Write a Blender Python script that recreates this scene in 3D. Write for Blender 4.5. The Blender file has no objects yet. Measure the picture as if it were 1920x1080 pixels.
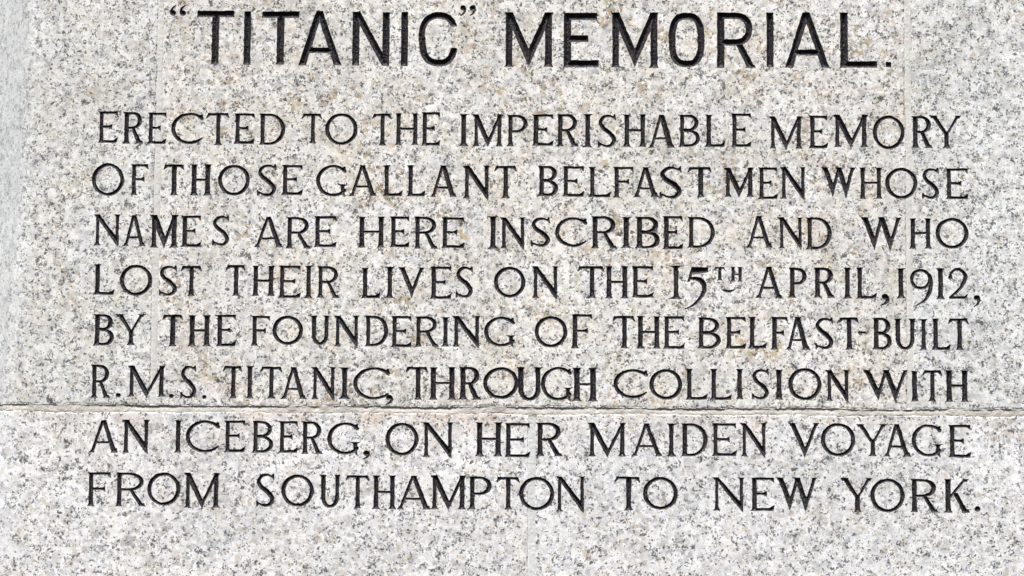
import bpy, math
import numpy as np

# ---------------------------------------------------------------- units
S = 0.0008          # one wall unit = 0.8 mm (cap height of the small lettering is about 46 mm)
Z0 = 2.0            # height of the middle of the inscription above the pavement

# ---------------------------------------------------------------- camera
scn = bpy.context.scene
cam_d = bpy.data.cameras.new('camera')
cam = bpy.data.objects.new('camera', cam_d)
scn.collection.objects.link(cam)
scn.camera = cam
from mathutils import Matrix, Vector
fw = Vector((-0.024832225952, 0.99474566994, 0.09931974975))
rt = Vector((0.99968351535, 0.02430971730, 0.00646781566))
up = Vector((-0.00401939649, -0.09944893051, 0.99503454949))
cam.matrix_world = Matrix((
    (rt.x, up.x, -fw.x, 0.09005820621),
    (rt.y, up.y, -fw.y, -3.60761096276),
    (rt.z, up.z, -fw.z, 1.63980037025),
    (0, 0, 0, 1)))
cam_d.sensor_width = 36.0
cam_d.lens = 85.0
cam_d.clip_start = 0.05
cam_d.clip_end = 200.0

# ---------------------------------------------------------------- daylight (bright overcast)
world = bpy.data.worlds.new('World')
scn.world = world
world.use_nodes = True
wn, wl = world.node_tree.nodes, world.node_tree.links
wn.clear()
sky = wn.new('ShaderNodeTexSky')
sky.sky_type = 'NISHITA'
sky.sun_disc = False
SUN_EL, SUN_AZ = 66.0, -14.0      # degrees; azimuth measured to the right of straight out of the wall
sky.sun_elevation = math.radians(SUN_EL)
sky.sun_rotation = math.radians(180.0 - SUN_AZ)
sky.air_density = 1.0
sky.dust_density = 4.0
hs = wn.new('ShaderNodeHueSaturation')
hs.inputs['Saturation'].default_value = 0.80
bg = wn.new('ShaderNodeBackground')
bg.inputs['Strength'].default_value = 0.062
wo = wn.new('ShaderNodeOutputWorld')
wl.new(sky.outputs[0], hs.inputs['Color'])
wl.new(hs.outputs[0], bg.inputs['Color'])
wl.new(bg.outputs[0], wo.inputs['Surface'])

sd = bpy.data.lights.new('sun', 'SUN')
sd.energy = 4.3
sd.angle = math.radians(12)
sd.color = (1.0, 0.975, 0.945)
sun = bpy.data.objects.new('sun', sd)
scn.collection.objects.link(sun)
el, az = math.radians(SUN_EL), math.radians(SUN_AZ)
dirv = Vector((math.sin(az) * math.cos(el), -math.cos(az) * math.cos(el), math.sin(el)))
sun.rotation_euler = dirv.to_track_quat('Z', 'Y').to_euler()
sun.location = dirv * 6

scn.view_settings.view_transform = 'Standard'
scn.view_settings.look = 'None'
scn.view_settings.gamma = 1.0
scn.view_settings.use_curve_mapping = False
scn.view_settings.exposure = 0.70

# ---------------------------------------------------------------- the inscription: every character with its
# left, right, foot and head on the face of the wall (wall units from the centre) and its stem thickness
LINES = [
 ("“TITANIC” MEMORIAL.",
  "“ -654.6 -623.8 518.0 539.5 0.0;T -602.2 -531.9 424.2 527.8 0.0;I -512.2 -499.9 423.9 526.5 0.0;T -478.1 -407.8 424.4 526.6 0.0;A -408.9 -325.4 422.8 527.4 0.0;N -306.4 -235.0 422.1 526.2 0.0;I -213.4 -200.4 421.4 525.8 0.0;C -180.7 -106.9 421.7 525.5 0.0;” -102.6 -72.2 519.1 540.1 0.0;M -16.3 73.6 420.5 525.3 0.0;E 93.8 161.5 419.9 524.5 0.0;M 185.6 273.2 419.6 525.3 0.0;O 293.4 360.9 420.4 525.0 0.0;R 384.4 456.9 419.5 525.5 0.0;I 477.9 491.3 420.9 525.6 0.0;A 512.2 597.2 419.8 525.7 0.0;L 616.4 685.4 419.9 525.4 0.0;. 702.1 712.2 421.1 431.1 0.0"),
 ("ERECTED TO THE IMPERISHABLE MEMORY",
  "E -786.1 -748.7 273.6 333.2 6.7;R -739.6 -700.7 272.2 332.5 7.9;E -692.6 -656.3 271.7 331.3 6.7;C -647.2 -589.1 271.4 331.0 0.0;T -581.7 -536.7 269.4 330.7 0.0;E -527.9 -488.9 272.1 330.2 0.0;D -480.4 -431.3 270.7 329.6 0.0;T -400.3 -361.0 273.7 329.8 6.7;O -355.0 -294.0 270.4 330.6 0.0;T -266.6 -229.8 269.8 330.1 0.0;H -222.9 -178.3 270.8 330.9 0.0;E -173.1 -137.4 269.8 333.1 7.1;I -102.7 -83.8 268.9 329.6 8.8;M -76.4 -18.7 268.6 329.1 0.0;P -11.4 27.0 268.8 328.6 0.0;E 35.8 76.7 269.9 329.3 8.8;R 81.9 123.4 268.6 330.1 7.9;I 131.2 150.6 267.4 329.9 8.3;S 159.9 195.0 267.1 329.2 7.5;H 207.2 252.0 268.3 329.7 7.9;A 255.3 305.9 266.7 329.2 9.2;B 312.2 351.9 268.5 329.5 7.1;L 361.3 399.9 268.7 329.6 7.9;E 410.9 449.0 268.8 331.8 7.3;M 482.9 544.7 265.8 326.6 7.3;E 556.4 592.4 266.5 328.1 7.3;M 602.8 668.4 268.8 330.1 8.3;O 676.7 736.1 265.0 328.4 0.0;R 749.1 788.1 267.8 327.8 8.3;Y 783.4 841.4 267.9 328.7 7.8"),
 ("OF THOSE GALLANT BELFAST MEN WHOSE",
  "O -796.0 -735.2 172.3 233.8 0.0;F -723.2 -688.8 174.0 232.3 7.1;T -661.0 -621.3 173.3 232.0 8.8;H -610.4 -568.2 173.5 232.2 8.8;O -556.7 -496.7 173.7 231.7 0.0;S -483.0 -445.7 172.6 232.5 7.5;E -436.1 -396.1 174.8 231.6 7.1;G -370.9 -311.6 172.5 231.8 0.0;A -308.5 -256.0 173.1 232.0 0.0;L -244.4 -207.7 173.3 231.5 0.0;L -199.3 -164.7 173.0 231.6 0.0;A -155.3 -105.0 172.1 231.3 8.3;N -93.4 -43.6 169.2 231.5 8.3;T -34.8 7.5 170.4 231.0 7.9;B 47.2 85.5 174.2 231.2 7.9;E 93.9 135.1 173.5 230.5 7.1;L 143.0 184.8 172.4 229.6 7.1;F 189.0 228.2 171.7 229.7 0.0;A 226.6 275.0 172.7 229.2 7.5;S 275.6 318.4 170.7 230.4 9.2;T 328.8 374.3 173.0 229.5 8.8;M 398.1 453.1 173.9 228.7 7.8;E 460.9 498.1 169.6 229.3 6.8;N 503.3 549.4 170.5 230.3 7.3;W 579.3 644.3 175.2 229.7 7.3;H 650.7 693.6 171.0 229.9 7.3;O 699.3 759.0 171.1 229.5 0.0;S 767.6 800.0 171.3 229.1 0.0;E 811.7 854.4 170.7 228.5 0.0"),
 ("NAMES ARE HERE INSCRIBED AND WHO",
  "N -789.9 -741.1 78.0 136.1 7.1;A -735.8 -690.5 76.7 135.2 6.2;M -684.2 -629.5 74.2 136.0 9.2;E -625.3 -586.4 75.4 134.5 8.3;S -566.4 -533.2 78.1 134.7 7.1;A -486.6 -430.9 75.5 132.9 7.9;R -426.1 -380.6 73.6 132.6 7.5;E -373.2 -330.3 75.9 134.3 7.5;H -290.4 -240.2 75.6 133.5 8.3;E -230.7 -193.1 76.4 134.1 7.5;R -184.7 -140.7 73.9 133.9 7.5;E -133.4 -90.1 75.5 133.0 7.5;I -46.6 -26.2 74.3 135.3 8.8;N -22.6 24.0 75.1 133.3 7.5;S 34.4 71.4 78.2 133.5 7.9;C 80.7 137.5 78.0 133.7 0.0;R 148.5 196.5 75.7 136.0 8.3;I 203.8 223.6 76.7 134.0 9.2;B 230.9 276.7 76.0 135.2 9.2;E 281.9 320.4 74.5 136.4 8.3;D 328.8 379.7 77.2 135.1 7.5;A 438.5 487.8 78.0 137.5 6.8;N 498.2 543.7 76.9 135.1 6.8;D 550.1 598.1 75.0 135.2 7.3;W 652.6 729.0 74.9 135.6 8.3;H 743.3 784.7 77.2 134.0 7.3;O 792.5 853.3 77.4 135.0 0.0"),
 ("LOST THEIR LIVES ON THE 15th~ APRIL,1912,",
  "L -788.3 -748.4 -15.7 41.5 7.9;O -738.5 -678.0 -17.1 40.9 0.0;S -665.4 -630.1 -16.9 39.4 0.0;T -623.8 -583.9 -17.1 39.2 0.0;T -539.1 -501.7 -16.8 41.0 7.9;H -489.2 -446.2 -16.6 39.7 7.9;E -438.9 -396.6 -20.1 40.3 7.1;I -390.7 -373.9 -20.8 40.5 7.5;R -366.6 -324.8 -19.8 39.5 6.7;L -282.9 -247.4 -19.9 36.7 7.9;I -239.0 -220.2 -19.4 38.9 7.9;V -214.0 -164.9 -16.5 38.0 7.5;E -154.0 -113.1 -21.1 39.7 7.9;S -106.0 -73.1 -18.2 39.9 7.9;O -33.8 24.9 -17.8 39.8 0.0;N 37.4 86.4 -18.6 41.1 7.5;T 122.4 172.8 -17.8 41.4 7.9;H 174.4 218.5 -18.4 41.6 8.3;E 224.8 265.3 -16.8 41.8 7.5;1 293.0 321.4 -19.2 43.1 8.3;5 321.4 368.1 -38.7 41.1 8.3;t 379.1 398.5 15.8 40.5 0.0;h 408.8 431.6 13.8 41.2 0.0;~ 392.7 416.7 -6.2 -1.4 0.0;A 455.8 506.9 -16.8 41.4 7.3;P 517.2 550.9 -15.8 39.8 7.8;R 564.6 602.7 -15.6 40.5 8.3;I 618.2 635.6 -16.8 40.6 8.3;L 644.1 681.6 -17.1 40.8 7.3;, 687.0 705.1 -29.5 -8.7 0.0;1 717.8 735.4 -15.8 39.7 8.3;9 744.1 786.2 -29.2 39.1 0.0;1 792.2 808.2 -17.3 40.0 8.3;2 814.7 850.9 -17.2 40.1 0.0;, 860.8 873.7 -31.4 -10.0 0.0"),
 ("BY THE FOUNDERING OF THE BELFAST-BUILT",
  "B -786.7 -747.7 -111.5 -52.9 8.3;Y -744.7 -690.2 -110.3 -52.7 7.5;T -657.1 -617.3 -112.4 -53.4 8.8;H -607.9 -564.9 -112.2 -54.2 8.8;E -555.5 -517.2 -111.9 -52.9 7.9;F -489.6 -453.0 -110.8 -54.7 7.1;O -448.9 -391.8 -108.9 -54.1 0.0;U -377.8 -341.3 -108.6 -53.8 7.5;N -332.9 -287.0 -110.9 -53.6 7.5;D -275.5 -231.7 -110.6 -53.8 6.7;E -226.5 -187.3 -112.1 -54.0 7.1;R -180.6 -137.9 -110.8 -54.4 7.1;I -132.1 -116.0 -110.6 -55.7 7.1;N -110.8 -59.8 -110.5 -53.1 7.9;G -51.5 7.8 -110.2 -54.5 0.0;O 43.2 104.1 -111.2 -52.8 0.0;F 110.7 151.8 -112.6 -49.0 8.3;T 188.6 230.7 -112.2 -52.2 7.9;H 232.8 278.9 -112.4 -52.0 8.3;E 283.0 323.4 -112.8 -52.4 7.1;B 347.3 390.4 -111.9 -54.2 7.5;E 399.1 437.9 -111.8 -52.7 7.3;L 441.8 476.2 -111.1 -52.5 7.8;F 483.2 516.0 -113.5 -52.4 8.3;A 511.6 557.4 -113.3 -52.2 8.3;S 565.9 600.3 -111.8 -53.3 7.8;T 609.8 647.8 -112.9 -53.1 8.3;- 646.8 660.7 -82.6 -79.0 0.0;B 672.6 708.7 -112.1 -53.4 8.3;U 713.1 753.6 -112.4 -54.7 7.8;I 760.8 774.7 -112.7 -55.1 6.8;L 783.5 818.0 -112.6 -54.4 7.8;T 813.6 852.3 -112.4 -54.3 7.8"),
 ("R.M.S. TITANIC, THROUGH COLLISION WITH",
  "R -789.4 -752.4 -209.7 -148.1 7.1;. -742.4 -731.5 -208.5 -200.6 0.0;M -718.9 -649.2 -207.2 -149.4 7.9;. -641.6 -632.6 -209.6 -202.1 0.0;S -620.6 -590.3 -209.9 -149.0 7.5;. -579.3 -571.0 -210.8 -203.5 0.0;T -541.8 -504.2 -209.4 -149.5 7.5;I -497.4 -482.7 -209.7 -149.3 7.5;T -471.3 -429.1 -209.5 -150.4 7.5;A -431.6 -382.6 -209.9 -150.6 7.5;N -374.3 -329.5 -210.2 -150.7 7.1;I -322.8 -301.4 -209.4 -151.1 8.3;C -295.5 -230.6 -210.6 -150.3 0.0;, -235.8 -220.9 -219.4 -201.7 0.0;T -197.9 -155.7 -210.2 -149.4 8.3;H -153.6 -103.7 -209.9 -149.6 9.2;R -98.5 -57.0 -209.6 -149.0 9.2;O -52.4 13.2 -207.9 -149.1 0.0;U 9.9 56.8 -210.7 -148.8 9.6;G 55.5 114.8 -210.5 -147.8 0.0;H 113.2 161.3 -211.2 -149.6 10.4;C 190.9 251.6 -205.6 -151.7 0.0;O 257.8 318.6 -207.8 -151.3 0.0;L 325.4 365.8 -207.5 -150.7 7.5;L 370.9 410.4 -207.8 -150.4 7.5;I 418.2 432.4 -205.9 -150.2 7.8;S 447.4 480.2 -206.4 -150.0 7.3;I 491.3 506.0 -206.3 -151.1 8.9;O 516.3 577.4 -207.8 -148.3 0.0;N 585.2 629.0 -208.3 -151.3 7.8;W 654.8 737.9 -206.3 -150.9 8.3;I 743.8 756.7 -208.6 -152.5 8.3;T 764.4 801.5 -208.4 -151.0 7.3;H 806.6 850.3 -208.9 -150.8 9.4"),
 ("AN ICEBERG, ON HER MAIDEN VOYAGE",
  "A -789.7 -734.7 -312.1 -251.9 7.5;N -727.0 -677.6 -312.2 -251.0 7.9;I -630.0 -615.4 -311.3 -251.2 7.9;C -608.1 -547.7 -311.1 -251.3 0.0;E -536.6 -496.6 -310.1 -251.4 7.1;B -483.7 -444.6 -310.8 -251.8 7.1;E -434.6 -397.8 -310.6 -252.1 6.7;R -391.5 -352.0 -312.4 -252.3 7.5;G -342.6 -281.9 -313.1 -253.6 0.0;, -275.7 -263.3 -321.1 -305.6 0.0;O -234.1 -172.7 -314.5 -253.9 0.0;N -165.0 -109.0 -316.8 -252.7 7.5;H -66.5 -15.8 -315.0 -252.2 9.2;E -11.6 36.0 -316.4 -253.3 7.5;R 46.3 96.0 -314.0 -252.0 8.8;M 143.6 214.9 -313.8 -251.8 7.9;A 224.2 282.0 -312.9 -253.1 7.1;I 289.7 306.8 -313.1 -252.4 7.9;D 316.5 365.2 -312.4 -252.2 7.9;E 373.9 419.8 -311.7 -251.9 6.7;N 427.0 474.6 -312.3 -251.0 6.8;V 515.8 572.4 -312.3 -250.5 7.3;O 575.8 639.3 -311.4 -250.1 0.0;Y 641.9 697.1 -310.6 -251.8 7.3;A 691.5 743.3 -311.3 -251.6 7.3;G 743.9 801.1 -311.0 -251.3 0.0;E 811.4 853.7 -312.2 -252.2 7.8"),
 ("FROM SOUTHAMPTON TO NEW YORK.",
  "F -791.5 -746.7 -411.9 -349.5 7.5;R -737.3 -682.1 -412.0 -349.5 7.5;O -678.4 -616.5 -410.1 -349.2 0.0;M -609.2 -542.3 -413.2 -349.2 7.9;S -475.1 -439.8 -411.0 -350.1 7.9;O -427.4 -367.2 -410.6 -351.4 0.0;U -356.2 -316.8 -412.3 -351.5 7.9;T -308.4 -263.5 -413.0 -352.2 7.5;H -257.9 -213.1 -413.7 -352.5 7.9;A -211.6 -148.5 -414.0 -352.6 8.3;M -149.5 -82.3 -413.6 -351.2 8.3;P -78.1 -35.8 -413.2 -352.9 7.9;T -26.5 16.9 -413.3 -353.6 7.9;O 15.9 80.6 -414.6 -353.3 0.0;N 84.1 137.7 -416.3 -351.9 7.1;T 192.8 240.8 -413.6 -351.9 8.8;O 246.0 309.9 -412.0 -351.9 0.0;N 375.7 432.9 -412.8 -352.2 6.7;E 445.9 489.6 -412.9 -352.1 7.8;W 493.0 568.5 -411.5 -351.7 7.8;Y 611.6 669.3 -414.4 -351.8 8.3;O 666.7 729.5 -414.0 -352.5 0.0;R 741.1 791.0 -413.6 -352.9 8.3;K 801.8 850.4 -414.0 -352.5 8.9;. 858.5 869.5 -412.5 -402.8 0.0"),
]

def parse():
    out = []
    for text, s in LINES:
        row = []
        for it in s.split(';'):
            p = it.split()
            row.append((p[0],) + tuple(float(v) for v in p[1:]))
        words = text.split(' ')
        out.append((text, words, row))
    return out

# ---------------------------------------------------------------- letter shapes as cut strokes
# 'p': convex polygon; 'c': chain of points with radii, optionally clipped by half planes
class Glyph:
    def __init__(s, W, H, t, n, sp=3.4, sh=6.5):
        s.W, s.H, s.t, s.n, s.sp, s.sh, s.P = W, H, t, n, sp, sh, []
    def poly(s, *pts): s.P.append(('p', list(pts)))
    def dg(s, x0, y0, x1, y1, w0, w1=None):      # slanted or upright bar, cut level at both ends
        w1 = w0 if w1 is None else w1
        s.poly((x0 - w0/2, y0), (x0 + w0/2, y0), (x1 + w1/2, y1), (x1 - w1/2, y1))
    def hb(s, x0, x1, y, n0, n1=None):           # level bar, cut upright at both ends
        n1 = n0 if n1 is None else n1
        s.poly((x0, y - n0/2), (x1, y - n1/2), (x1, y + n1/2), (x0, y + n0/2))
    def vee(s, xl, wl, xr, wr, xv, y0, H):       # two strokes meeting in a point
        sl = (xv - xl + wl/2)/(H - y0); sr = (xr + wr/2 - xv)/(H - y0)
        d = ((xr - wr/2) - (xl + wl/2))/(sl + sr)
        xn, yn = xl + wl/2 + sl*d, H - d
        s.poly((xl - wl/2, H), (xl + wl/2, H), (xn, yn), (xv, y0))
        s.poly((xr - wr/2, H), (xr + wr/2, H), (xv, y0), (xn, yn))
    def ft(s, x, y, w, a, d, h=None):            # flared foot (d=1) or head (d=-1)
        h = h or s.sh
        m = a + (w - a) * 0.34
        s.poly((x - w/2, y), (x + w/2, y), (x + m/2, y + d*h*0.38), (x - m/2, y + d*h*0.38))
        s.poly((x - m/2, y + d*h*0.36), (x + m/2, y + d*h*0.36), (x + a/2, y + d*h), (x - a/2, y + d*h))
    def stem(s, x, y0=0, y1=None, a=None, foot=True, head=True, wf=None, wh=None):
        a = a or s.t
        y1 = s.H if y1 is None else y1
        ym = (y0 + y1) / 2
        s.dg(x, y0, x, ym + 7, a*1.06, a*0.92)
        s.dg(x, ym - 7, x, y1, a*0.92, a*1.06)
        if foot: s.ft(x, y0, wf or a + 2*s.sp, a, 1)
        if head: s.ft(x, y1, wh or a + 2*s.sp*0.85, a, -1, s.sh*0.75)
    def chain(s, pts, clips=()): s.P.append(('c', list(pts), list(clips)))

def catmull(P, k=7):
    P = [np.array(p, float) for p in P]
    P = [2*P[0] - P[1]] + P + [2*P[-1] - P[-2]]
    out = []
    for i in range(1, len(P) - 2):
        a, b, c, d = P[i-1:i+3]
        for j in range(k):
            u = j / k
            out.append(0.5*((2*b) + (c - a)*u + (2*a - 5*b + 4*c - d)*u*u + (-a + 3*b - 3*c + d)*u**3))
    out.append(P[-2])
    return [tuple(p) for p in out]

def arc(cx, cy, rx, ry, a0, a1, rs, rt_, pw=1.3, k=40, tilt=0.0, sq=2.0):
    out = []
    for i in range(k + 1):
        a = math.radians(a0 + (a1 - a0)*i/k)
        c, q = math.cos(a), math.sin(a)
        e = 2.0/sq
        x = cx + rx*math.copysign(abs(c)**e, c)
        y = cy + ry*math.copysign(abs(q)**e, q)
        out.append((x, y, rt_ + (rs - rt_)*abs(math.cos(a + math.radians(tilt)))**pw))
    return out

def bowl(g, sx, yt, yb, xr, rs=None, fr=0.38):
    rs = rs or g.t/2
    rn = g.n/2
    cx = sx + (xr - sx)*fr
    cy = (yt + yb)/2
    pts = [(sx, yt - rn, rn), (cx, yt - rn, rn)]
    pts += arc(cx, cy, xr - rs - cx, (yt - yb)/2 - rn, 88, -88, rs, rn, 1.6, 22)
    pts += [(cx, yb + rn, rn), (sx, yb + rn, rn)]
    g.chain(pts)

def comma(g, x0, w, h, y0=0):
    r = min(w*0.42, 5.0)
    g.chain([(x0 + w*0.48, y0 + h - r, r), (x0 + w*0.58, y0 + h - r, r*0.95)])
    g.chain(catmull([(x0 + w*0.62, y0 + h - r*1.0, r*0.85), (x0 + w*0.80, y0 + h*0.50, w*0.2),
                     (x0 + w*0.58, y0 + h*0.2, w*0.13), (x0 + w*0.12, y0, w*0.05)]))

def arms(g, sx, top, mid, bot, midx):
    W, H, n, t = g.W, g.H, g.n, g.t
    if top:
        g.hb(sx, W*0.95, H - n/2, n)
        g.poly((W*0.90 - 3, H), (W*0.96, H), (W*0.96 + 0.6, H - 10), (W*0.955 - 1.6, H - 7.5), (W*0.90 - 4, H - n))
    if mid:
        y = H*0.515
        g.hb(sx, midx - 3, y, n*0.95)
        g.poly((midx - 5.5, y - n*0.45), (midx - 5.5, y + n*0.45), (midx, y + 5.0), (midx + 0.3, y - 5.4))
    if bot:
        g.hb(sx, W*0.95, n*0.55, n*1.1)
        g.poly((W*0.88 - 4, 0), (W*0.95, 0), (W, 10.5), (W - 1.6, 9.5), (W*0.90 - 5, n*1.1))

def roman(c, W, H, t, rng):
    n = 4.3
    if t <= 0: t = 7.2
    small = c in 'th'
    if small:
        g = Glyph(W, H, 5.2, 2.6, 2.2, 3.5)
        if c == 't':
            g.stem(W*0.5, head=False)
            g.hb(1, W - 1, H - 1.5, 3.0)
            g.poly((0, H - 5), (2.2, H), (4, H - 2)); g.poly((W, H - 5.5), (W - 4, H - 2), (W - 2.2, H))
        else:
            g.stem(4.8); g.stem(W - 4.8); g.hb(4, W - 4, H*0.5, 2.4)
        return g
    sp = 3.2 + rng.uniform(-0.5, 0.7)
    g = Glyph(W, H, t, n, sp, 6.5 + rng.uniform(-1, 1.5))
    sx = sp*0.9 + t/2
    if c in 'I1':
        g.stem(W/2, wf=W, wh=W*rng.uniform(0.86, 1.0))
    elif c == 'E':
        g.stem(sx); arms(g, sx, 1, 1, 1, W*rng.uniform(0.66, 0.74))
    elif c == 'F':
        g.stem(sx + 0.5); arms(g, sx, 1, 1, 0, W*0.76)
    elif c == 'L':
        g.stem(sx); arms(g, sx, 0, 0, 1, 0)
    elif c == 'T':
        x = W*rng.uniform(0.50, 0.56)
        g.stem(x, head=False)
        g.hb(4, W - 4, H - n*0.5, n*1.05)
        k = rng.uniform(0, 4)
        g.poly((0, H - 9.5), (1.4, H - 9.5), (8, H - n), (9, H), (4.5 - k*0.5, H))
        g.poly((W, H - 10), (W - 1.3, H - 10), (W - 8, H - n), (W - 9, H), (W - 3.5, H))
    elif c == 'H':
        a = sp + t/2
        g.stem(a); g.stem(W - a); g.hb(a, W - a, H*0.51, n*0.95)
    elif c == 'N':
        a = t*0.80; x0 = sp + a/2 + 0.5; x1 = W - sp*0.6 - a/2
        g.stem(x0, a=a, head=False)
        g.stem(x1, 6, a=a, foot=False)
        g.poly((x0 - 1 - t*0.6, H), (x0 - 1 + t*0.6, H), (x1 + a/2, H*0.17), (x1 + a/2, -3.0), (x1 - a*0.25, 1.0))
        g.ft(x0 - 1.8, H, t + sp*1.2, t*0.8, -1, 4.0)
    elif c == 'M':
        a = t*0.82; x0 = sp + a/2; x1 = W - sp - t/2; xv = W*0.50
        g.stem(x0 + 0.5, a=a, head=False)
        g.stem(x1, a=t*0.98, head=False)
        g.vee(x0 - 0.5, t*1.25, x1 + 1, n*1.35, xv, -2.0, H)
        g.ft(x0 - 1.6, H, t + sp, t, -1, 4.0); g.ft(x1 + 1.2, H, t + sp*1.4, t, -1, 4.0)
    elif c == 'A':
        xa = W*0.49; xr = W - sp*1.2 - t/2; xl = sp + n/2 + 0.6
        g.dg(xr, 0, xa, H, t*1.12, t*1.0)
        g.dg(xl, 0, xa - 1.5, H, n*1.15, n*1.25)
        g.ft(xr + 0.3, 0, t + sp*2.1, t*1.05, 1); g.ft(xl, 0, n + sp*2.4, n*1.2, 1, 5)
        y = H*rng.uniform(0.28, 0.32); f = y/H
        g.hb(xl + (xa - xl)*f, xr + (xa - xr)*f, y, n*0.85)
        if rng.random() < 0.7: g.ft(xa, H, t + sp*1.3, t*1.0, -1, 5)
    elif c == 'V':
        x0 = sp*0.8 + t/2 + 1; x1 = W - sp - n/2; xv = W*0.53
        g.vee(x0, t*1.2, x1, n*1.4, xv, -1.5, H)
        g.ft(x0, H, t + sp*2.1, t*1.1, -1, 5); g.ft(x1, H, n + sp*2.3, n*1.2, -1, 5)
    elif c == 'W':
        x0 = sp + t/2; x3 = W - sp - n/2; v1 = W*0.335; v2 = W*0.715; xm = W*0.51
        g.vee(x0, t*1.2, xm, n*1.35, v1, -1.0, H); g.vee(xm, t*1.2, x3, n*1.4, v2, -3.0, H)
        g.ft(x0, H, t + sp*2, t*1.1, -1, 5); g.ft(xm, H, t + sp*1.3, t*1.1, -1, 4)
        g.ft(x3, H, n + sp*2.3, n*1.2, -1, 5)
    elif c == 'Y':
        xm = W*0.54; x0 = sp*0.7 + t/2 + 1; x1 = W - sp - n/2; ym = H*0.46
        g.stem(xm, 0, ym + 2, head=False)
        g.dg(xm, ym - 3, x0, H, t*0.9, t*1.15); g.dg(xm + 1, ym - 2, x1, H, n*0.9, n*1.3)
        g.ft(x0, H, t + sp*2.2, t*1.1, -1, 5); g.ft(x1, H, n + sp*2.6, n*1.2, -1, 5)
    elif c == 'K':
        g.stem(sx + 0.8)
        g.dg(sx + 1, H*0.40, W - 9, H, n, n*1.3); g.ft(W - 8, H, n + sp*2.3, n*1.3, -1, 5)
        g.dg(W - sp - t/2 - 0.5, 0, W*0.44, H*0.58, t*1.15, t*0.9)
        g.ft(W - sp - t/2, 0, t + sp*2.1, t*1.1, 1)
    elif c == 'O':
        g.chain(arc(W/2, H/2, W/2 - 3.6, H/2 - 2.6, 0, 360, 3.6, 2.5, 1.4, 56, 12 + rng.uniform(-8, 8)))
    elif c in 'CG':
        Wc = W if c == 'C' else W - 5.5
        ca = math.cos(math.radians(42))
        rx = (Wc - 3.4)/(1 + ca)
        cx = 3.5 + rx; cy = H/2; ry = H/2 - 2.3
        top = arc(cx, cy, rx, ry, 42, 180, 3.6, 2.1, 1.5, 26)
        bot = arc(cx, cy, rx, ry, 180, 318, 3.6, 2.2, 1.5, 26)
        pts = top + bot[1:]
        m = len(pts)
        if c == 'C':
            pts = [(x, y, r*min(1, 0.42 + (m - 1 - i)/9.0)) for i, (x, y, r) in enumerate(pts)]
        g.chain(pts)
        xe, ye = top[0][0], top[0][1]
        g.poly((xe - 1.5, ye + 8.5), (xe + 1.2, ye + 8), (xe + 1.8, ye - 3.5), (xe + 0.4, ye - 2.5), (xe - 6.5, ye + 3.5))
        if c == 'G':
            x = W - 9.0
            g.dg(x, H*0.06, x, H*0.37, 6.8, 6.4)
            g.ft(x, H*0.38, 18, 6.4, -1, 4.5)
            g.poly((x + 1, H*0.18), (x + 3.2, H*0.16), (x + 4.6, -1.5), (x + 3.6, -1.2), (x - 2.5, H*0.08))
    elif c == 'D':
        g.stem(sx); bowl(g, sx, H, 0, W, 3.7, 0.30)
    elif c == 'P':
        g.stem(sx); bowl(g, sx, H, H*0.44, W)
    elif c == 'B':
        g.stem(sx); bowl(g, sx, H, H*0.49, W*0.93); bowl(g, sx, H*0.53, 0, W)
    elif c == 'R':
        g.stem(sx); bowl(g, sx, H, H*0.46, W*0.93)
        xr = W - sp - t/2 + 0.5
        g.dg(xr, 0, W*0.50, H*0.50, t*1.15, t*0.8)
        g.ft(xr + 0.2, 0, t + sp*2.1, t*1.15, 1, 5)
    elif c == 'S':
        k = t/7.2
        r = [1.1, 1.9, 2.5*k, 3.0*k, 3.5*k, 3.8*k, 3.5*k, 2.7*k, 2.0, 1.3]
        xy = [(W - 3, H - 7), (W*0.66, H - 2.6), (W*0.34, H - 4), (W*0.14, H*0.77), (W*0.31, H*0.59),
              (W*0.64, H*0.44), (W*0.87, H*0.24), (W*0.72, H*0.065), (W*0.42, 2.3), (W*0.05, H*0.13)]
        g.chain(catmull([(x, y, q) for (x, y), q in zip(xy, r)]))
        g.poly((W - 3.6, H + 0.6), (W - 1.8, H + 0.2), (W - 0.8, H - 11), (W - 2.2, H - 10.5), (W - 7, H - 4))
        g.poly((0.8, 10.5), (1.8, 11.5), (7, 4.5), (2.6, 0), (0.8, 0.4))
    elif c == 'U':
        x0 = sp + t/2; a = t*0.88; x1 = W - sp - a/2; cy = H*0.34
        g.dg(x0, cy - 4, x0, H, t*0.94, t*1.06); g.dg(x1, cy - 4, x1, H, a*0.94, a*1.06)
        g.ft(x0, H, t + 2*sp, t, -1, 5); g.ft(x1, H, a + 2*sp, a, -1, 5)
        g.chain(arc((x0 + x1)/2, cy, (x1 - x0)/2, cy - 2.4, 180, 360, t/2*0.96, 2.4, 1.2, 24))
    elif c == '2':
        g.chain(catmull([(4.2, H*0.70, 3.6), (4.6, H*0.80, 2.2), (W*0.3, H - 3, 2.2), (W*0.62, H - 2.6, 2.6),
                         (W*0.88, H*0.74, 3.6), (W*0.72, H*0.45, 3.0), (W*0.35, H*0.18, 2.2), (3, 3, 1.8)]))
        g.hb(2, W*0.92, 2.4, 4.6); g.poly((W*0.8, 0), (W*0.92, 0), (W, 10), (W*0.95, 8.5), (W*0.78, 4))
    elif c == '9':
        g.chain(arc(W*0.46, H*0.715, W*0.46 - 2.6, H*0.285 - 2.4, 0, 360, 2.9, 2.2, 1.2, 44))
        g.chain(catmull([(W*0.86, H*0.83, 2.6), (W - 4, H*0.66, 3.8), (W*0.86, H*0.38, 3.6),
                         (W*0.64, H*0.15, 2.4), (W*0.30, 0.5, 0.9)]))
    elif c == '5':
        q = lambda X, Y, r=0: ((X - 370)/8.727, (878 - Y)/8.727, r)
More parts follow.
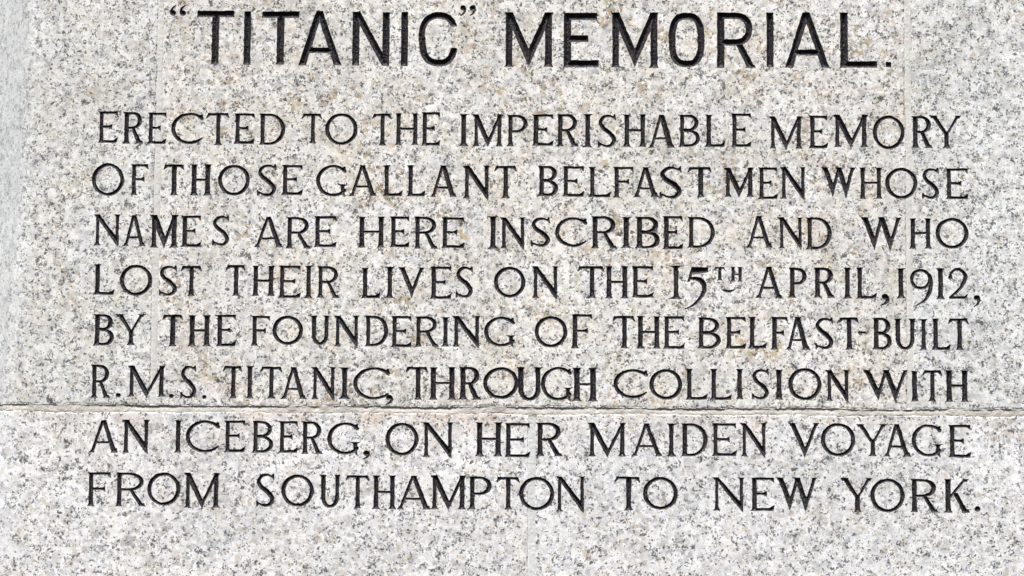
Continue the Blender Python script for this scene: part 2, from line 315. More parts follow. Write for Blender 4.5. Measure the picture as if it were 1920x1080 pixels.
        g.poly(q(500, 186)[:2], q(760, 186)[:2], q(772, 278)[:2], q(640, 288)[:2], q(480, 318)[:2])
        g.poly(q(500, 186)[:2], q(545, 190)[:2], q(500, 330)[:2], q(470, 420)[:2], q(432, 425)[:2])
        g.chain(catmull([q(470, 370, 2.2), q(560, 372, 3.4), q(650, 402, 4.4), q(702, 480, 4.4), q(700, 580, 3.6),
                         q(640, 690, 2.6), q(540, 800, 2.0), q(395, 872, 0.7)]))
    elif c == ',':
        comma(g, 0, W, H)
    elif c == '.':
        r = min(W, H)/2
        g.chain([(W/2 - 0.4, H/2, r), (W/2 + 0.4, H/2, r*0.96)])
    elif c == '-':
        g.hb(0, W, H*0.5, 4.4, 3.6)
    elif c == '~':
        g.chain(catmull([(0, H, 0.6), (W*0.3, H*0.5, 1.8), (W*0.65, H*0.4, 2.2), (W, H, 0.7)]))
    return g

def block_letter(c, W, H, rng):
    t = 13.2; b = 12.4
    g = Glyph(W, H, t, b, 2.5, 7)
    box = g.poly
    if c == 'T':
        g.hb(0, W, H - b/2, b); g.dg(W*0.50, 0, W*0.505, H - 1, t + 0.4)
    elif c == 'I':
        g.dg(W/2, 0, W/2, H, 12.9)
    elif c == 'A':
        g.dg(W - 8, 0, W*0.475, H, 14.2, 12.8); g.dg(8, 0, W*0.475, H, 14.2, 12.8)
        y = H*0.275; g.hb(W*0.18, W*0.80, y, 11.0)
    elif c == 'N':
        g.dg(t/2 + 0.5, 1, t/2 + 0.5, H, t); g.dg(W - t/2 - 0.5, 0, W - t/2 - 0.5, H - 1, t)
        g.dg(W - 7.0, 0, 7.2, H, 14.5, 14.5)
    elif c == 'M':
        g.dg(t/2 + 1, 0, t/2 + 1, H, 12.2); g.dg(W - t/2 - 1, 0, W - t/2 - 1, H, 13)
        g.vee(7, 14.5, W - 7, 14.5, W*0.5, 1.0, H)
        g.ft(t/2 + 1, 0, 17, 12, 1); g.ft(W - t/2 - 1, 0, 19, 13, 1)
        g.ft(t/2, H, 16.5, 13, -1, 4); g.ft(W - t/2, H, 16, 13, -1, 4)
    elif c == 'E':
        g.dg(8.2, 0, 8.2, H, 14.5, 13.2)
        g.hb(4, W - 3, H - 7, 13.8); g.hb(4, W*0.70, H*0.525, 12.6); g.hb(2, W, 6.8, 13.6)
        box((0, 0), (10, 0), (10, 6), (3.5, 6))
    elif c == 'L':
        g.dg(7.6, 0, 7.6, H, 14.4, 13.8); g.hb(3, W, 6.2, 12.2); g.ft(7.8, H, 17.5, 14, -1, 4)
    elif c == 'O':
        r = 6.4
        g.chain(arc(W/2, H/2, W/2 - r, H/2 - r, 0, 360, r, 6.3, 1, 64, 0, 2.75))
    elif c == 'C':
        r = 6.2
        pts = arc(W*0.52, H/2, W*0.52 - r, H/2 - r, 32, 180, r*0.96, 6.4, 1, 34, 0, 2.5)
        pts2 = arc(W*0.52, H/2, W*0.50 - r, H/2 - r, 180, 338, r, 6.6, 1, 34, 0, 2.6)
        g.chain(pts, [(0, -1, -H*0.735)])
        g.chain(pts2, [(0, 1, H*0.33)] if False else [])
        g.P[-1][2].append(('halfright', W*0.6, H*0.335))
    elif c == 'R':
        g.dg(7.2, 0, 7.2, H, 13.6)
        yb = H*0.40; cx = W*0.46; r = 6.1; cy = (H + yb)/2
        pts = [(8, H - r, r), (cx, H - r, r)] + arc(cx, cy, W - 6 - r - cx, (H - yb)/2 - r, 88, -88, 6.3, r, 1, 24, 0, 2.4) + \
              [(cx, yb + r, r), (8, yb + r, r)]
        g.chain(pts)
        g.dg(W - 8, 0, W*0.56, yb + 5, 14.5, 13); g.ft(W - 8.5, 0, 20, 14, 1, 5)
    elif c in '“”':
        h = H*0.95; w = W*0.40
        for x0 in (0, W - w):
            if c == '”': comma(g, x0, w, h)
            else:
                r = w*0.42
                g.chain([(x0 + w*0.48, r, r), (x0 + w*0.55, r, r)])
                g.chain(catmull([(x0 + w*0.34, r*1.05, r*0.8), (x0 + w*0.24, h*0.5, w*0.2),
                                 (x0 + w*0.5, h*0.78, w*0.13), (x0 + w*0.98, h, w*0.05)]))
    elif c == '.':
        box((0, 0), (W, 0), (W, H), (0, H))
    return g

def sdf(g, X, Y):
    F = np.full(X.shape, 9.0, np.float32)
    for pr in g.P:
        if pr[0] == 'p':
            pts = pr[1]
            ar = sum(pts[i][0]*pts[(i+1) % len(pts)][1] - pts[(i+1) % len(pts)][0]*pts[i][1] for i in range(len(pts)))
            if ar < 0: pts = pts[::-1]
            d = np.full(X.shape, -99.0, np.float32)
            for i in range(len(pts)):
                (x0, y0), (x1, y1) = pts[i], pts[(i+1) % len(pts)]
                ex, ey = x1 - x0, y1 - y0
                L = math.hypot(ex, ey)
                if L < 1e-6: continue
                d = np.maximum(d, ((X - x0)*ey - (Y - y0)*ex)/L)
        else:
            pts = pr[1]
            d = np.full(X.shape, 99.0, np.float32)
            for (x0, y0, r0), (x1, y1, r1) in zip(pts[:-1], pts[1:]):
                ex, ey = x1 - x0, y1 - y0
                L2 = ex*ex + ey*ey + 1e-9
                h = np.clip(((X - x0)*ex + (Y - y0)*ey)/L2, 0, 1)
                d = np.minimum(d, np.sqrt((X - x0 - h*ex)**2 + (Y - y0 - h*ey)**2) - (r0 + (r1 - r0)*h))
            for cl in pr[2]:
                if cl[0] == 'halfright':      # nothing to the right of x above y
                    d = np.maximum(d, np.minimum(X - cl[1], Y - cl[2]))
                else:
                    dd = cl[0]*X + cl[1]*Y - cl[2]
                    if cl[1] == -1: dd = np.minimum(dd, X - g.W*0.55)   # level cut on the open side only
                    d = np.maximum(d, dd)
        F = np.minimum(F, d)
    return F

# ---------------------------------------------------------------- lattice over the face of the wall
HS = 0.75
U0, V0 = -1440.0, -888.0
NX, NY = 3712, 2304                     # cells (multiples of 16)
NXV, NYV = NX + 1, NY + 1
U1, V1 = U0 + NX*HS, V0 + NY*HS

def vnoise(X, Y, sc, seed):
    r = np.random.RandomState(seed)
    T = r.rand(257, 257).astype(np.float32)*2 - 1
    x = X/sc + 1000.3; y = Y/sc + 1000.7
    xi = np.floor(x).astype(np.int32); yi = np.floor(y).astype(np.int32)
    fx = (x - xi).astype(np.float32); fy = (y - yi).astype(np.float32)
    fx = fx*fx*(3 - 2*fx); fy = fy*fy*(3 - 2*fy)
    xi %= 256; yi %= 256
    return ((T[yi, xi]*(1-fx) + T[yi, xi+1]*fx)*(1-fy) + (T[yi+1, xi]*(1-fx) + T[yi+1, xi+1]*fx)*fy)

us = (U0 + np.arange(NXV)*HS).astype(np.float32)
vs = (V0 + np.arange(NYV)*HS).astype(np.float32)
F = np.full((NYV, NXV), 9.0, np.float32)
OWN = np.full((NYV, NXV), -1, np.int16)
chars = []                               # (character, line index)
rng = np.random.RandomState(7)
rows = parse()
for li, (text, words, row) in enumerate(rows):
    for (c, ua, ub, va, vb, t) in row:
        W, H = ub - ua, vb - va
        if li == 0: g = block_letter(c, W, H, rng)
        else: g = roman(c, W, H, t*1.0, rng)
        i0 = int((ua - 8 - U0)/HS); i1 = int((ub + 8 - U0)/HS) + 1
        j0 = int((va - 8 - V0)/HS); j1 = int((vb + 8 - V0)/HS) + 1
        X, Y = np.meshgrid(us[i0:i1], vs[j0:j1])
        k = len(chars)
        # the mason's hand: outlines waver a little
        Xw = X + 0.45*vnoise(X, Y, 9, 11); Yw = Y + 0.45*vnoise(X, Y, 11, 12)
        d = sdf(g, Xw - ua, Yw - va) + 0.30*vnoise(X, Y, 3.2, 13) + 0.20*vnoise(X, Y, 1.4, 14) - (0.25 if li == 0 else 0.42)
        sub = F[j0:j1, i0:i1]; so = OWN[j0:j1, i0:i1]
        m = d < sub
        sub[m] = d[m]; so[m] = k
        chars.append((c, li))

UU, VV = np.meshgrid(us, vs)
# joints: three upright ones and the bed joint
def jwob(V, s): return 0.8*vnoise(V, V*0 + s, 30, 20 + s) + 0.6*vnoise(V, V*0 + s, 6, 30 + s) + 0.3*vnoise(V, V*0 + s, 2.5, 36 + s)
VJ = [(-677.6, -665.4, 1), (737.6, 749.4, 1), (32.5, 46.5, 0)]     # left edge, right edge, above the bed joint?
def bed_edges(U):
    top = -223.0 + 1.6*vnoise(U, U*0, 120, 41) + 0.8*vnoise(U, U*0, 19, 42) + 0.45*vnoise(U, U*0, 6, 43) + 0.2*vnoise(U, U*0, 2.2, 46)
    bot = -236.0 + 2.2*vnoise(U, U*0, 90, 44) + 1.5*vnoise(U, U*0, 14, 45) + 0.5*vnoise(U, U*0, 3, 47)
    return top, bot
def region(U, V):
    """0-4 blocks, 5-7 upright joints, 8 bed joint"""
    top, bot = bed_edges(U)
    above = V > top; below = V < bot
    R = np.full(U.shape, 8, np.int8)
    R[above] = np.where(U < -671.5, 0, np.where(U < 743.5, 1, 2))[above]
    R[below] = np.where(U < 39.5, 3, 4)[below]
    for k, (a, b, ab) in enumerate(VJ):
        w = jwob(V, k*2 + 1)*0.9; w2 = jwob(V, k*2 + 2)*0.9
        m = (U > a + w) & (U < b + w2) & (above if ab else below)
        R[m] = 5 + k
    return R
def relief(U, V):
    z = np.zeros(U.shape, np.float32)
    top, bot = bed_edges(U)
    sm = lambda x: np.clip(x, 0, 1)**2*(3 - 2*np.clip(x, 0, 1))
    nz = vnoise(U, V, 2.6, 51)*0.35 + vnoise(U, V, 7, 52)*0.4
    zb = np.where(V > top, 0.0, 0.0)
    f = np.clip((top - V)/(top - bot), 0, 1)
    inside = (V <= top) & (V >= bot)
    lip = np.clip(0.62 + 0.45*vnoise(U, U*0, 60, 53) + 0.45*vnoise(U, U*0, 14, 57), 0.12, 1.2)
    zin = -(3.8*lip)*sm((top - V)/1.2) * (1 - 0.80*sm(f*1.15)) + nz*sm((top - V)/1.5)*sm((V - bot)/1.5)
    z = np.where(inside, zin, z)
    # worn arris above and below the bed joint
    ar = np.clip(1 - (V - top)/5.0, 0, 1); z = np.where(V > top, -0.9*ar*ar*(1 + 1.0*vnoise(U, V, 8, 54)), z)
    ar = np.clip(1 - (bot - V)/3.0, 0, 1); z = np.where(V < bot, -0.7*ar*ar*(1 + 0.9*vnoise(U, V, 5, 55)), z)
    z0 = z
    for k, (a, b, ab) in enumerate(VJ):
        w = jwob(V, k*2 + 1)*0.9; w2 = jwob(V, k*2 + 2)*0.9
        l, r = a + w, b + w2
        inn = sm((U - l)/1.0)*sm((r - U)/1.0)
        gate = sm((V - top)/3) if ab else sm((bot - V)/3)
        nearl = np.exp(-((U - l)/1.3)**2); nearr = np.exp(-((U - r)/1.3)**2)
        openl = np.clip(0.75 + 0.9*vnoise(V, V*0, 34, 61 + k), 0, 1); openr = np.clip(0.60 + 0.9*vnoise(V, V*0, 41, 71 + k), 0, 1)
        zz = -1.0*inn*(1 + 0.25*vnoise(U, V, 4, 62)) - 2.4*nearl*openl - 2.2*nearr*openr
        z = z + zz*gate
    return z
Zr = np.zeros((NYV, NXV), np.float32)
fine = F < 1.3
def band(mask_cols, mask_rows):
    j = np.where(mask_rows)[0]; i = np.where(mask_cols)[0]
    sl = (slice(j[0], j[-1] + 1), slice(i[0], i[-1] + 1))
    Zr[sl] = relief(UU[sl], VV[sl]); fine[sl] = True
band(us > -1e9, (vs > -246) & (vs < -212))
for (a, b, ab) in VJ:
    band((us > a - 4) & (us < b + 4), (vs > -246) if ab else (vs < -212))
inside = F < 0
dep = -F
groove = 1.08*dep + np.where(dep > 0.5, 1, 0)*0.0
groove = groove*(1 + 0.10*vnoise(UU, VV, 2.4, 81)) + np.clip(dep - 0.6, 0, 1.2)*(0.45*vnoise(UU, VV, 1.7, 82) + 0.35*vnoise(UU, VV*0.5, 3.0, 83))
Z = Zr - np.where(inside, np.maximum(groove, 0), 0)
del groove

# the face turns back at its left-hand side
EV = np.array([-1000, -543, -365, -185, 37, 179, 363, 548, 1000.0]); EU = np.array([-945, -938, -937, -928, -916, -908, -904, -901, -897.0])
BR, BT = 42.0, math.radians(47)
def place(U, V, Zz):
    e = np.interp(V, EV, EU)
    s = np.maximum(e - U, 0)
    th = np.minimum(s/BR, BT); ex = np.maximum(s - BR*BT, 0)
    x = np.where(s > 0, e - BR*np.sin(th) - ex*math.cos(BT), U)
    d = BR*(1 - np.cos(th)) + ex*math.sin(BT)
    x = x - np.sin(th)*Zz; d = d - np.cos(th)*Zz
    return np.stack([x*S, d*S, Z0 + V*S], -1)

# ---------------------------------------------------------------- cells: coarse away from relief, fine where the stone is cut
def blocks_any(M, k):
    """any true vertex in each k-cell square (edges included)"""
    ny, nx = NY//k, NX//k
    A = M[:NY, :NX].reshape(ny, k, nx, k).any((1, 3))
    B = M[:NY, k::k].reshape(ny, k, nx).any(1)
    C_ = M[k::k, :NX].reshape(ny, nx, k).any(2)
    return A | B | C_
f16 = blocks_any(fine, 16)
bend = (UU < np.interp(VV, EV, EU) + 6) & (UU > np.interp(VV, EV, EU) - 60)
b16 = blocks_any(bend, 16)
f4 = blocks_any(fine, 4)
need4 = f16 | b16
need4_at4 = np.repeat(np.repeat(need4, 4, 0), 4, 1)
f1 = f4
def cells(mask, k):
    j, i = np.where(mask)
    return i.astype(np.int64)*k, j.astype(np.int64)*k
quads = []
i, j = cells(~need4, 16); quads.append((i, j, 16))
i, j = cells(need4_at4 & ~f1, 4); quads.append((i, j, 4))
f1c = np.repeat(np.repeat(f1, 4, 0), 4, 1)
i, j = cells(f1c, 1); quads.append((i, j, 1))

tris = []
for (i, j, k) in quads:
    a = j*NXV + i; b = a + k; c = a + k + k*NXV; d = a + k*NXV
    alt = ((i//k + j//k) & 1).astype(bool)
    t1 = np.where(alt[:, None], np.stack([a, b, c], 1), np.stack([a, b, d], 1))
    t2 = np.where(alt[:, None], np.stack([a, c, d], 1), np.stack([b, c, d], 1))
    tris += [t1, t2]
T = np.concatenate(tris)
Ff = F.ravel(); Of = OWN.ravel(); Zf = Z.ravel(); Zrf = Zr.ravel()
ins = Ff[T] < 0
cnt = ins.sum(1)

# vertex pool: lattice points first, then crossing points on lattice edges
full_out = T[cnt == 0]; full_in = T[cnt == 3]
extra_keys = []; wall_polys = [full_out]; let_polys = [full_in]
own_in = Of[full_in[np.arange(len(full_in)), Ff[full_in].argmin(1)]]
let_own = [own_in]
NV = NXV*NYV
def ekey(p, q):
    lo = np.minimum(p, q); hi = np.maximum(p, q)
    return NV + lo*NV + hi          # unique 64-bit key
for n_in in (1, 2):
    M = cnt == n_in
    t = T[M]; s = ins[M]
    odd = s if n_in == 1 else ~s
    r = odd.argmax(1); ar_ = np.arange(len(t))
    A = t[ar_, r]; B = t[ar_, (r + 1) % 3]; Cc = t[ar_, (r + 2) % 3]
    kab = ekey(A, B); kac = ekey(A, Cc)
    small = np.stack([A, kab, kac], 1)
    q1 = np.stack([kab, B, Cc], 1); q2 = np.stack([kab, Cc, kac], 1)
    inv = A if n_in == 1 else np.where(Ff[B] < Ff[Cc], B, Cc)
    o = Of[inv]
    if n_in == 1:
        let_polys.append(small); let_own.append(o); wall_polys += [q1, q2]
    else:
        wall_polys.append(small); let_polys += [q1, q2]; let_own += [o, o]
WT = np.concatenate(wall_polys); LT = np.concatenate(let_polys); LO = np.concatenate(let_own)

def coords(keys):
    """flat (u, v, z) of pool keys"""
    u = np.empty(len(keys)); v = np.empty(len(keys)); z = np.empty(len(keys))
    e = keys >= NV
    k = keys[~e]
    u[~e] = U0 + (k % NXV)*HS; v[~e] = V0 + (k // NXV)*HS; z[~e] = Zf[k]
    k = keys[e] - NV
    p, q = k // NV, k % NV
    fp, fq = Ff[p], Ff[q]
    w = np.clip(fp/(fp - fq), 0.02, 0.98)
    u[e] = U0 + ((p % NXV)*(1-w) + (q % NXV)*w)*HS
    v[e] = V0 + ((p // NXV)*(1-w) + (q // NXV)*w)*HS
    z[e] = Zrf[p]*(1-w) + Zrf[q]*w
    return u, v, z

def mesh_from(name, tri, mat, parent, smooth=True, extra=None):
    keys, inv = np.unique(tri, return_inverse=True)
    inv = inv.reshape(-1, 3)
    good = (inv[:, 0] != inv[:, 1]) & (inv[:, 1] != inv[:, 2]) & (inv[:, 0] != inv[:, 2])
    inv = inv[good]
    co = place(*coords(keys))
    if extra is not None:
        eco, etri = extra
        inv = np.concatenate([inv, etri + len(co)]); co = np.concatenate([co, eco])
    me = bpy.data.meshes.new(name)
    me.vertices.add(len(co)); me.vertices.foreach_set('co', co.astype(np.float32).ravel())
    me.loops.add(len(inv)*3); me.loops.foreach_set('vertex_index', inv.astype(np.int32).ravel())
    me.polygons.add(len(inv))
    me.polygons.foreach_set('loop_start', (np.arange(len(inv))*3).astype(np.int32))
    me.polygons.foreach_set('use_smooth', np.full(len(inv), smooth))
    me.update(calc_edges=True)
    me.materials.append(mat)
    o = bpy.data.objects.new(name, me)
    scn.collection.objects.link(o)
    o.parent = parent
    return o

def box_mesh(u0, u1, v0, v1, d0, d1):
    P = [(u*S, d*S, Z0 + v*S) for d in (d0, d1) for v in (v0, v1) for u in (u0, u1)]
    Q = [(0, 1, 3, 2), (4, 6, 7, 5), (0, 4, 5, 1), (2, 3, 7, 6), (0, 2, 6, 4), (1, 5, 7, 3)]
    t = []
    for q in Q: t += [(q[0], q[1], q[2]), (q[0], q[2], q[3])]
    return np.array(P), np.array(t)

# ---------------------------------------------------------------- materials
class NT:
    def __init__(s, name):
        s.m = bpy.data.materials.new(name); s.m.use_nodes = True
        s.n = s.m.node_tree.nodes; s.l = s.m.node_tree.links; s.n.clear()
        s.out = s.n.new('ShaderNodeOutputMaterial'); s.b = s.n.new('ShaderNodeBsdfPrincipled')
        s.l.new(s.b.outputs[0], s.out.inputs[0])
        s.tc = s.n.new('ShaderNodeTexCoord')
    def mapping(s, loc=(0, 0, 0), scale=(1, 1, 1)):
        mp = s.n.new('ShaderNodeMapping'); s.l.new(s.tc.outputs['Object'], mp.inputs[0])
        mp.inputs['Location'].default_value = loc; mp.inputs['Scale'].default_value = scale
        return mp.outputs[0]
    def noise(s, vec, scale, detail=2, rough=0.5, color=False, dist=0.0):
        n = s.n.new('ShaderNodeTexNoise'); s.l.new(vec, n.inputs['Vector'])
        n.inputs['Scale'].default_value = scale; n.inputs['Detail'].default_value = detail
        n.inputs['Roughness'].default_value = rough; n.inputs['Distortion'].default_value = dist
        return n.outputs['Color' if color else 'Fac']
    def vor(s, vec, scale, feature='F1', out='Color', rnd=1.0):
        n = s.n.new('ShaderNodeTexVoronoi'); n.feature = feature; s.l.new(vec, n.inputs['Vector'])
        n.inputs['Scale'].default_value = scale; n.inputs['Randomness'].default_value = rnd
        return n.outputs[out]
    def math(s, op, a, b=None, clamp=False):
        n = s.n.new('ShaderNodeMath'); n.operation = op; n.use_clamp = clamp
        for k, v in enumerate((a, b)):
            if v is None: continue
            if isinstance(v, (int, float)): n.inputs[k].default_value = v
            else: s.l.new(v, n.inputs[k])
        return n.outputs[0]
    def vmath(s, op, a, b):
        n = s.n.new('ShaderNodeVectorMath'); n.operation = op
        for k, v in enumerate((a, b)):
            if isinstance(v, tuple): n.inputs[k].default_value = v
            elif isinstance(v, (int, float)): n.inputs['Scale'].default_value = v
            else: s.l.new(v, n.inputs[k])
        return n.outputs[0]
    def sep(s, c, k):
        n = s.n.new('ShaderNodeSeparateColor'); s.l.new(c, n.inputs[0]); return n.outputs[k]
    def ramp(s, fac, stops, interp='LINEAR'):
        n = s.n.new('ShaderNodeValToRGB'); s.l.new(fac, n.inputs[0]); n.color_ramp.interpolation = interp
        e = n.color_ramp.elements
        while len(e) < len(stops): e.new(0.5)
        for q, (p, c) in zip(e, stops):
            q.position = p
            q.color = tuple(c) + (1,) if not isinstance(c, (int, float)) else (c, c, c, 1)
        return n.outputs[0]
    def mix(s, fac, a, b, mode='MIX'):
        n = s.n.new('ShaderNodeMix'); n.data_type = 'RGBA'; n.blend_type = mode
        for k, v in ((0, fac), (6, a), (7, b)):
            if isinstance(v, (int, float)): n.inputs[k].default_value = v
            elif isinstance(v, tuple): n.inputs[k].default_value = v + (1,)
            else: s.l.new(v, n.inputs[k])
        return n.outputs[2]
    def bump(s, h, strength, dist):
        n = s.n.new('ShaderNodeBump'); n.inputs['Strength'].default_value = strength
        n.inputs['Distance'].default_value = dist; s.l.new(h, n.inputs['Height'])
        s.l.new(n.outputs[0], s.b.inputs['Normal'])

def granite(name, off, stain=1.0, pink=0.3, tone=(1, 1, 1), dark=0.0, sky_tint=False):
    g = NT(name)
    v = g.mapping(loc=off)
    w = g.noise(v, 260, 2, 0.6, color=True)
    w = g.vmath('SUBTRACT', w, (0.5, 0.5, 0.5)); w = g.vmath('SCALE', w, 0.0070)
    vd = g.vmath('ADD', v, w)
    # feldspar and quartz grains
    ca = g.vor(vd, 180)
    fa = g.sep(ca, 0)
    base = g.ramp(fa, [(0.0, (0.91, 0.905, 0.90)), (0.34, (0.82, 0.82, 0.815)), (0.50, (0.76, 0.745, 0.72)), (0.64, (0.68, 0.685, 0.69)),
                       (0.73, (0.92, 0.92, 0.91)), (0.88, (0.53, 0.535, 0.545)), (0.925, (0.70, 0.64, 0.56)), (0.96, (0.80, 0.78, 0.74))], 'CONSTANT')
    fine_ = g.noise(vd, 520, 3, 0.6)
    base = g.mix(g.ramp(fine_, [(0.36, 0.0), (0.62, 1.0)]), g.mix(1.0, base, (0.80, 0.80, 0.80), 'MULTIPLY'), base)
    # warm (iron) grains, gathered in patches
    patch = g.noise(v, 9, 3, 0.6)
    patch2 = g.noise(v, 46, 2, 0.5)
    warm = g.math('MULTIPLY', g.ramp(patch, [(0.46, 0.0), (0.60, 1.0)]), g.ramp(patch2, [(0.51, 0.0), (0.60, 1.0)]))
    fb = g.sep(ca, 1)
    warmg = g.math('MULTIPLY', g.math('ADD', g.math('MULTIPLY', warm, 1.0), 0.16), g.ramp(fb, [(0.50, 0.0), (0.62, 1.0)]), clamp=True)
    hue = g.mix(g.ramp(g.noise(v, 30, 1), [(0.42, 0.0), (0.58, 1.0)]), (0.62, 0.52, 0.35), (0.72, 0.62, 0.54))
    base = g.mix(g.math('MULTIPLY', warmg, 0.95*stain), base, g.mix(1.0, base, hue, 'MULTIPLY'))
    # a few cool lilac-grey grains
    base = g.mix(g.math('MULTIPLY', g.ramp(g.sep(ca, 2), [(0.86, 0.0), (0.88, 1.0)]), 0.6), base,
                 g.mix(1.0, base, (0.82, 0.82, 0.90), 'MULTIPLY'))
    # mica: small dark flakes in loose clusters
    clus = g.noise(v, 88, 3, 0.62)
    m1 = g.noise(vd, 340, 2, 0.5)
    mm = g.math('ADD', g.math('MULTIPLY', clus, 0.75), g.math('MULTIPLY', m1, 0.85))
    mica = g.ramp(mm, [(0.885 - dark, 0.0), (0.935 - dark, 1.0)])
    cb = g.sep(g.vor(vd, 290), 0)
    mica2 = g.math('MULTIPLY', g.ramp(cb, [(0.15, 1.0), (0.165, 0.0)]), g.ramp(mm, [(0.76, 0.0), (0.82, 1.0)]))
    mk = g.math('MAXIMUM', g.math('MULTIPLY', mica, 0.85), mica2)
    base = g.mix(g.math('MULTIPLY', mk, 0.88), base, (0.042, 0.044, 0.050))
    # broad cloudiness of the stone itself
    md = g.noise(v, 75, 2, 0.5)
    base = g.mix(1.0, base, g.ramp(md, [(0.34, (0.84, 0.84, 0.84)), (0.56, (1.04, 1.04, 1.04))]), 'MULTIPLY')
    wsh = g.ramp(g.noise((g.mapping(loc=(off[2], off[0], off[1]))), 13, 4, 0.6), [(0.46, 0.0), (0.66, 1.0)])
    base = g.mix(g.math('MULTIPLY', wsh, 0.60*stain), base, g.mix(1.0, base, (0.93, 0.86, 0.76), 'MULTIPLY'))
    cl = g.noise(v, 5.5, 3, 0.55)
    base = g.mix(1.0, base, g.ramp(cl, [(0.32, (0.90, 0.90, 0.895)), (0.58, (1, 1, 1))]), 'MULTIPLY')
    if sky_tint:      # cool sky light painted into the colour of the returned face
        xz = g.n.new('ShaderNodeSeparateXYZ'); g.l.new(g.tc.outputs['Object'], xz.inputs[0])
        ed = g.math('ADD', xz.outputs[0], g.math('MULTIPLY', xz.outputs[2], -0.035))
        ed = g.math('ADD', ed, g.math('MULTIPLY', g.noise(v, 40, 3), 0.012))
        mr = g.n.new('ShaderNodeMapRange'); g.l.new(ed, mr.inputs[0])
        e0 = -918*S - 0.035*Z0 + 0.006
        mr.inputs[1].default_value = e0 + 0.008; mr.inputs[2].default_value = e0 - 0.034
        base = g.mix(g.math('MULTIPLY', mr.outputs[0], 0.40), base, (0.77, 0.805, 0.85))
    if pink:
        xyz = g.n.new('ShaderNodeSeparateXYZ'); g.l.new(g.tc.outputs['Object'], xyz.inputs[0])
        zz = g.n.new('ShaderNodeMapRange'); g.l.new(xyz.outputs[2], zz.inputs[0])
        zz.inputs[1].default_value = Z0 - 300*S; zz.inputs[2].default_value = Z0 - 236*S
        wash = g.math('MULTIPLY', zz.outputs[0], g.ramp(g.noise(v, 16, 4, 0.65), [(0.42, 0.0), (0.62, 1.0)]))
        base = g.mix(g.math('MULTIPLY', wash, pink), base, g.mix(1.0, base, (0.86, 0.75, 0.67), 'MULTIPLY'))
    base = g.mix(1.0, base, tone, 'MULTIPLY')
    g.l.new(base, g.b.inputs['Base Color'])
    g.b.inputs['Roughness'].default_value = 0.72
    g.b.inputs['Specular IOR Level'].default_value = 0.35
    hgt = g.math('ADD', g.noise(vd, 340, 4, 0.65), g.math('MULTIPLY', g.noise(v, 60, 3, 0.5), 0.8))
    g.bump(hgt, 0.5, 0.0010)
    return g.m

def mortar(name, off, lo, hi, grit=0.5):
    g = NT(name)
    v = g.mapping(loc=off)
    c = g.mix(g.ramp(g.noise(v, 22, 4, 0.6), [(0.35, 0.0), (0.65, 1.0)]), lo, hi)
    sp_ = g.ramp(g.noise(v, 620, 2, 0.6), [(0.35, 0.86), (0.6, 1.0)])
    c = g.mix(1.0, c, sp_, 'MULTIPLY')
    dk = g.ramp(g.math('ADD', g.noise(v, 300, 2, 0.5), g.math('MULTIPLY', g.noise(v, 28, 2), 0.5)), [(0.93, 0.0), (0.99, grit)])
    c = g.mix(dk, c, (0.14, 0.13, 0.115))
    g.l.new(c, g.b.inputs['Base Color'])
    g.b.inputs['Roughness'].default_value = 0.9
    g.bump(g.noise(v, 500, 4, 0.7), 0.4, 0.0008)
    return g.m

def paint(name):
    g = NT(name)
    v = g.mapping()
    worn = g.ramp(g.noise(v, 400, 4, 0.7), [(0.54, 0.0), (0.70, 1.0)])
    big = g.ramp(g.noise(v, 22, 2, 0.5), [(0.35, 0.25), (0.65, 1.0)])
    c = g.mix(g.math('MULTIPLY', worn, big), (0.026, 0.0245, 0.027), (0.22, 0.21, 0.22))
    br = g.ramp(g.noise(v, 14, 2, 0.5), [(0.50, 0.0), (0.64, 1.0)])
    c = g.mix(g.math('MULTIPLY', br, 0.6), c, g.mix(1.0, c, (1.3, 1.05, 1.05), 'MULTIPLY'))
    g.l.new(c, g.b.inputs['Base Color'])
    g.b.inputs['Roughness'].default_value = 0.5
    g.b.inputs['Specular IOR Level'].default_value = 0.2
    g.bump(g.noise(v, 420, 4, 0.7), 0.30, 0.0010)
    return g.m

M_BLOCK = [granite('granite_upper_left', (0.3, 0.1, 0.2), 0.45, 0, tone=(0.95, 0.96, 0.94), sky_tint=True),
           granite('granite_upper_middle', (1.7, 2.1, 0.9), 1.0, 0, tone=(1.0, 1.0, 0.985), dark=-0.006),
           granite('granite_upper_right', (3.1, 0.7, 2.2), 0.35, 0, tone=(0.965, 0.985, 0.98), dark=0.006),
           granite('granite_lower_left', (4.9, 3.3, 1.4), 0.35, 0.9, tone=(1.02, 1.025, 1.03), dark=-0.022, sky_tint=True),
           granite('granite_lower_right', (6.2, 1.9, 3.6), 0.30, 0.5, tone=(1.01, 1.02, 1.03), dark=-0.018)]
M_UP = mortar('pointing_mortar', (0, 0, 0), (0.60, 0.592, 0.56), (0.70, 0.69, 0.66), 0.3)
M_LOW = mortar('pointing_mortar_lower', (3, 0, 1), (0.58, 0.59, 0.58), (0.70, 0.71, 0.70), 0.3)
M_BED = mortar('bed_mortar', (2, 1, 0), (0.37, 0.35, 0.305), (0.60, 0.58, 0.54), 0.9)
M_PAINT = paint('black_letter_paint')

# ---------------------------------------------------------------- the memorial: one thing
wall = bpy.data.objects.new('granite_memorial', None)
scn.collection.objects.link(wall)
wall.location = (0, 0, 0)
wall['label'] = 'pale speckled granite memorial face cut with lines of black capitals'
wall['category'] = 'memorial'

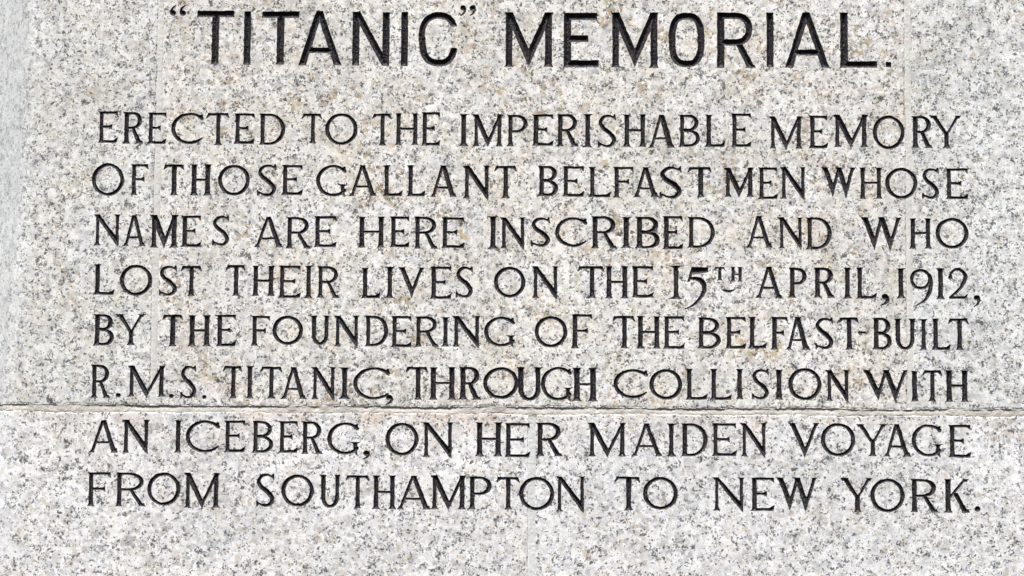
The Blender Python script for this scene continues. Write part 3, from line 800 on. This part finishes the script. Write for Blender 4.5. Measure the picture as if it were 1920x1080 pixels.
ue, ve, ze = coords(WT.ravel())
cu = ue.reshape(-1, 3).mean(1); cv = ve.reshape(-1, 3).mean(1)
REG = region(cu.astype(np.float32), cv.astype(np.float32))
del ue, ve, ze
BL = ['pale granite corner block left of the upper joint, turning back at its left edge',
      'large middle granite block with rusty flecks carrying most of the lettering',
      'cooler grey granite block right of the upright joint',
      'lower left granite block below the bed joint',
      'lower right granite block below the bed joint']
DK = 440.0
BOX = [(-880, -679, -221, V1, 14, DK), (-664, 736, -221, V1, 14, DK), (751, U1, -221, V1, 14, DK),
       (-880, 31, V0, -239, 14, DK), (48, U1, V0, -239, 14, DK)]
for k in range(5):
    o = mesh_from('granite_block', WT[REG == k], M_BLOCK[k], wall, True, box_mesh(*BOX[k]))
    o['label'] = BL[k]
ML = ['thin pale mortar joint crossing the left of the upper lines', 'thin pale mortar joint crossing the right of the upper lines',
      'thin pale mortar joint in the middle of the lower course', 'long beige horizontal mortar joint with a dark upper edge']
MB = [(-678.5, -664.5, -221, V1, 14, DK), (736.5, 750.5, -221, V1, 14, DK), (31.5, 47.5, V0, -239, 14, DK), (-879, U1 - 1, -238.5, -221.5, 14, DK)]
for k in range(4):
    o = mesh_from('mortar_joint', WT[REG == 5 + k], (M_UP, M_UP, M_LOW, M_BED)[k], wall, True, box_mesh(*MB[k]))
    o['label'] = ML[k]

NAMES = {',': 'comma', '.': 'full_stop', '-': 'hyphen', '~': 'dash', '“': 'quotation_mark', '”': 'quotation_mark'}
ordr = np.argsort(LO, kind='stable'); LTs = LT[ordr]; LOs = LO[ordr]
starts = np.searchsorted(LOs, np.arange(len(chars) + 1))
lines = []
for li, (text, words, row) in enumerate(rows):
    e = bpy.data.objects.new('inscription_line', None)
    scn.collection.objects.link(e)
    e.parent = wall
    e['label'] = ('large plain title line reading ' if li == 0 else 'line of cut serif capitals reading ') + text.replace('th~', 'TH')
    lines.append(e)
for k, (c, li) in enumerate(chars):
    t = LTs[starts[k]:starts[k + 1]]
    if not len(t): continue
    nm = NAMES.get(c, 'numeral' if c.isdigit() else 'letter')
    mesh_from(nm, t, M_PAINT, lines[li], True)
print('wall tris', len(WT), 'letter tris', len(LT), 'characters', len(chars))
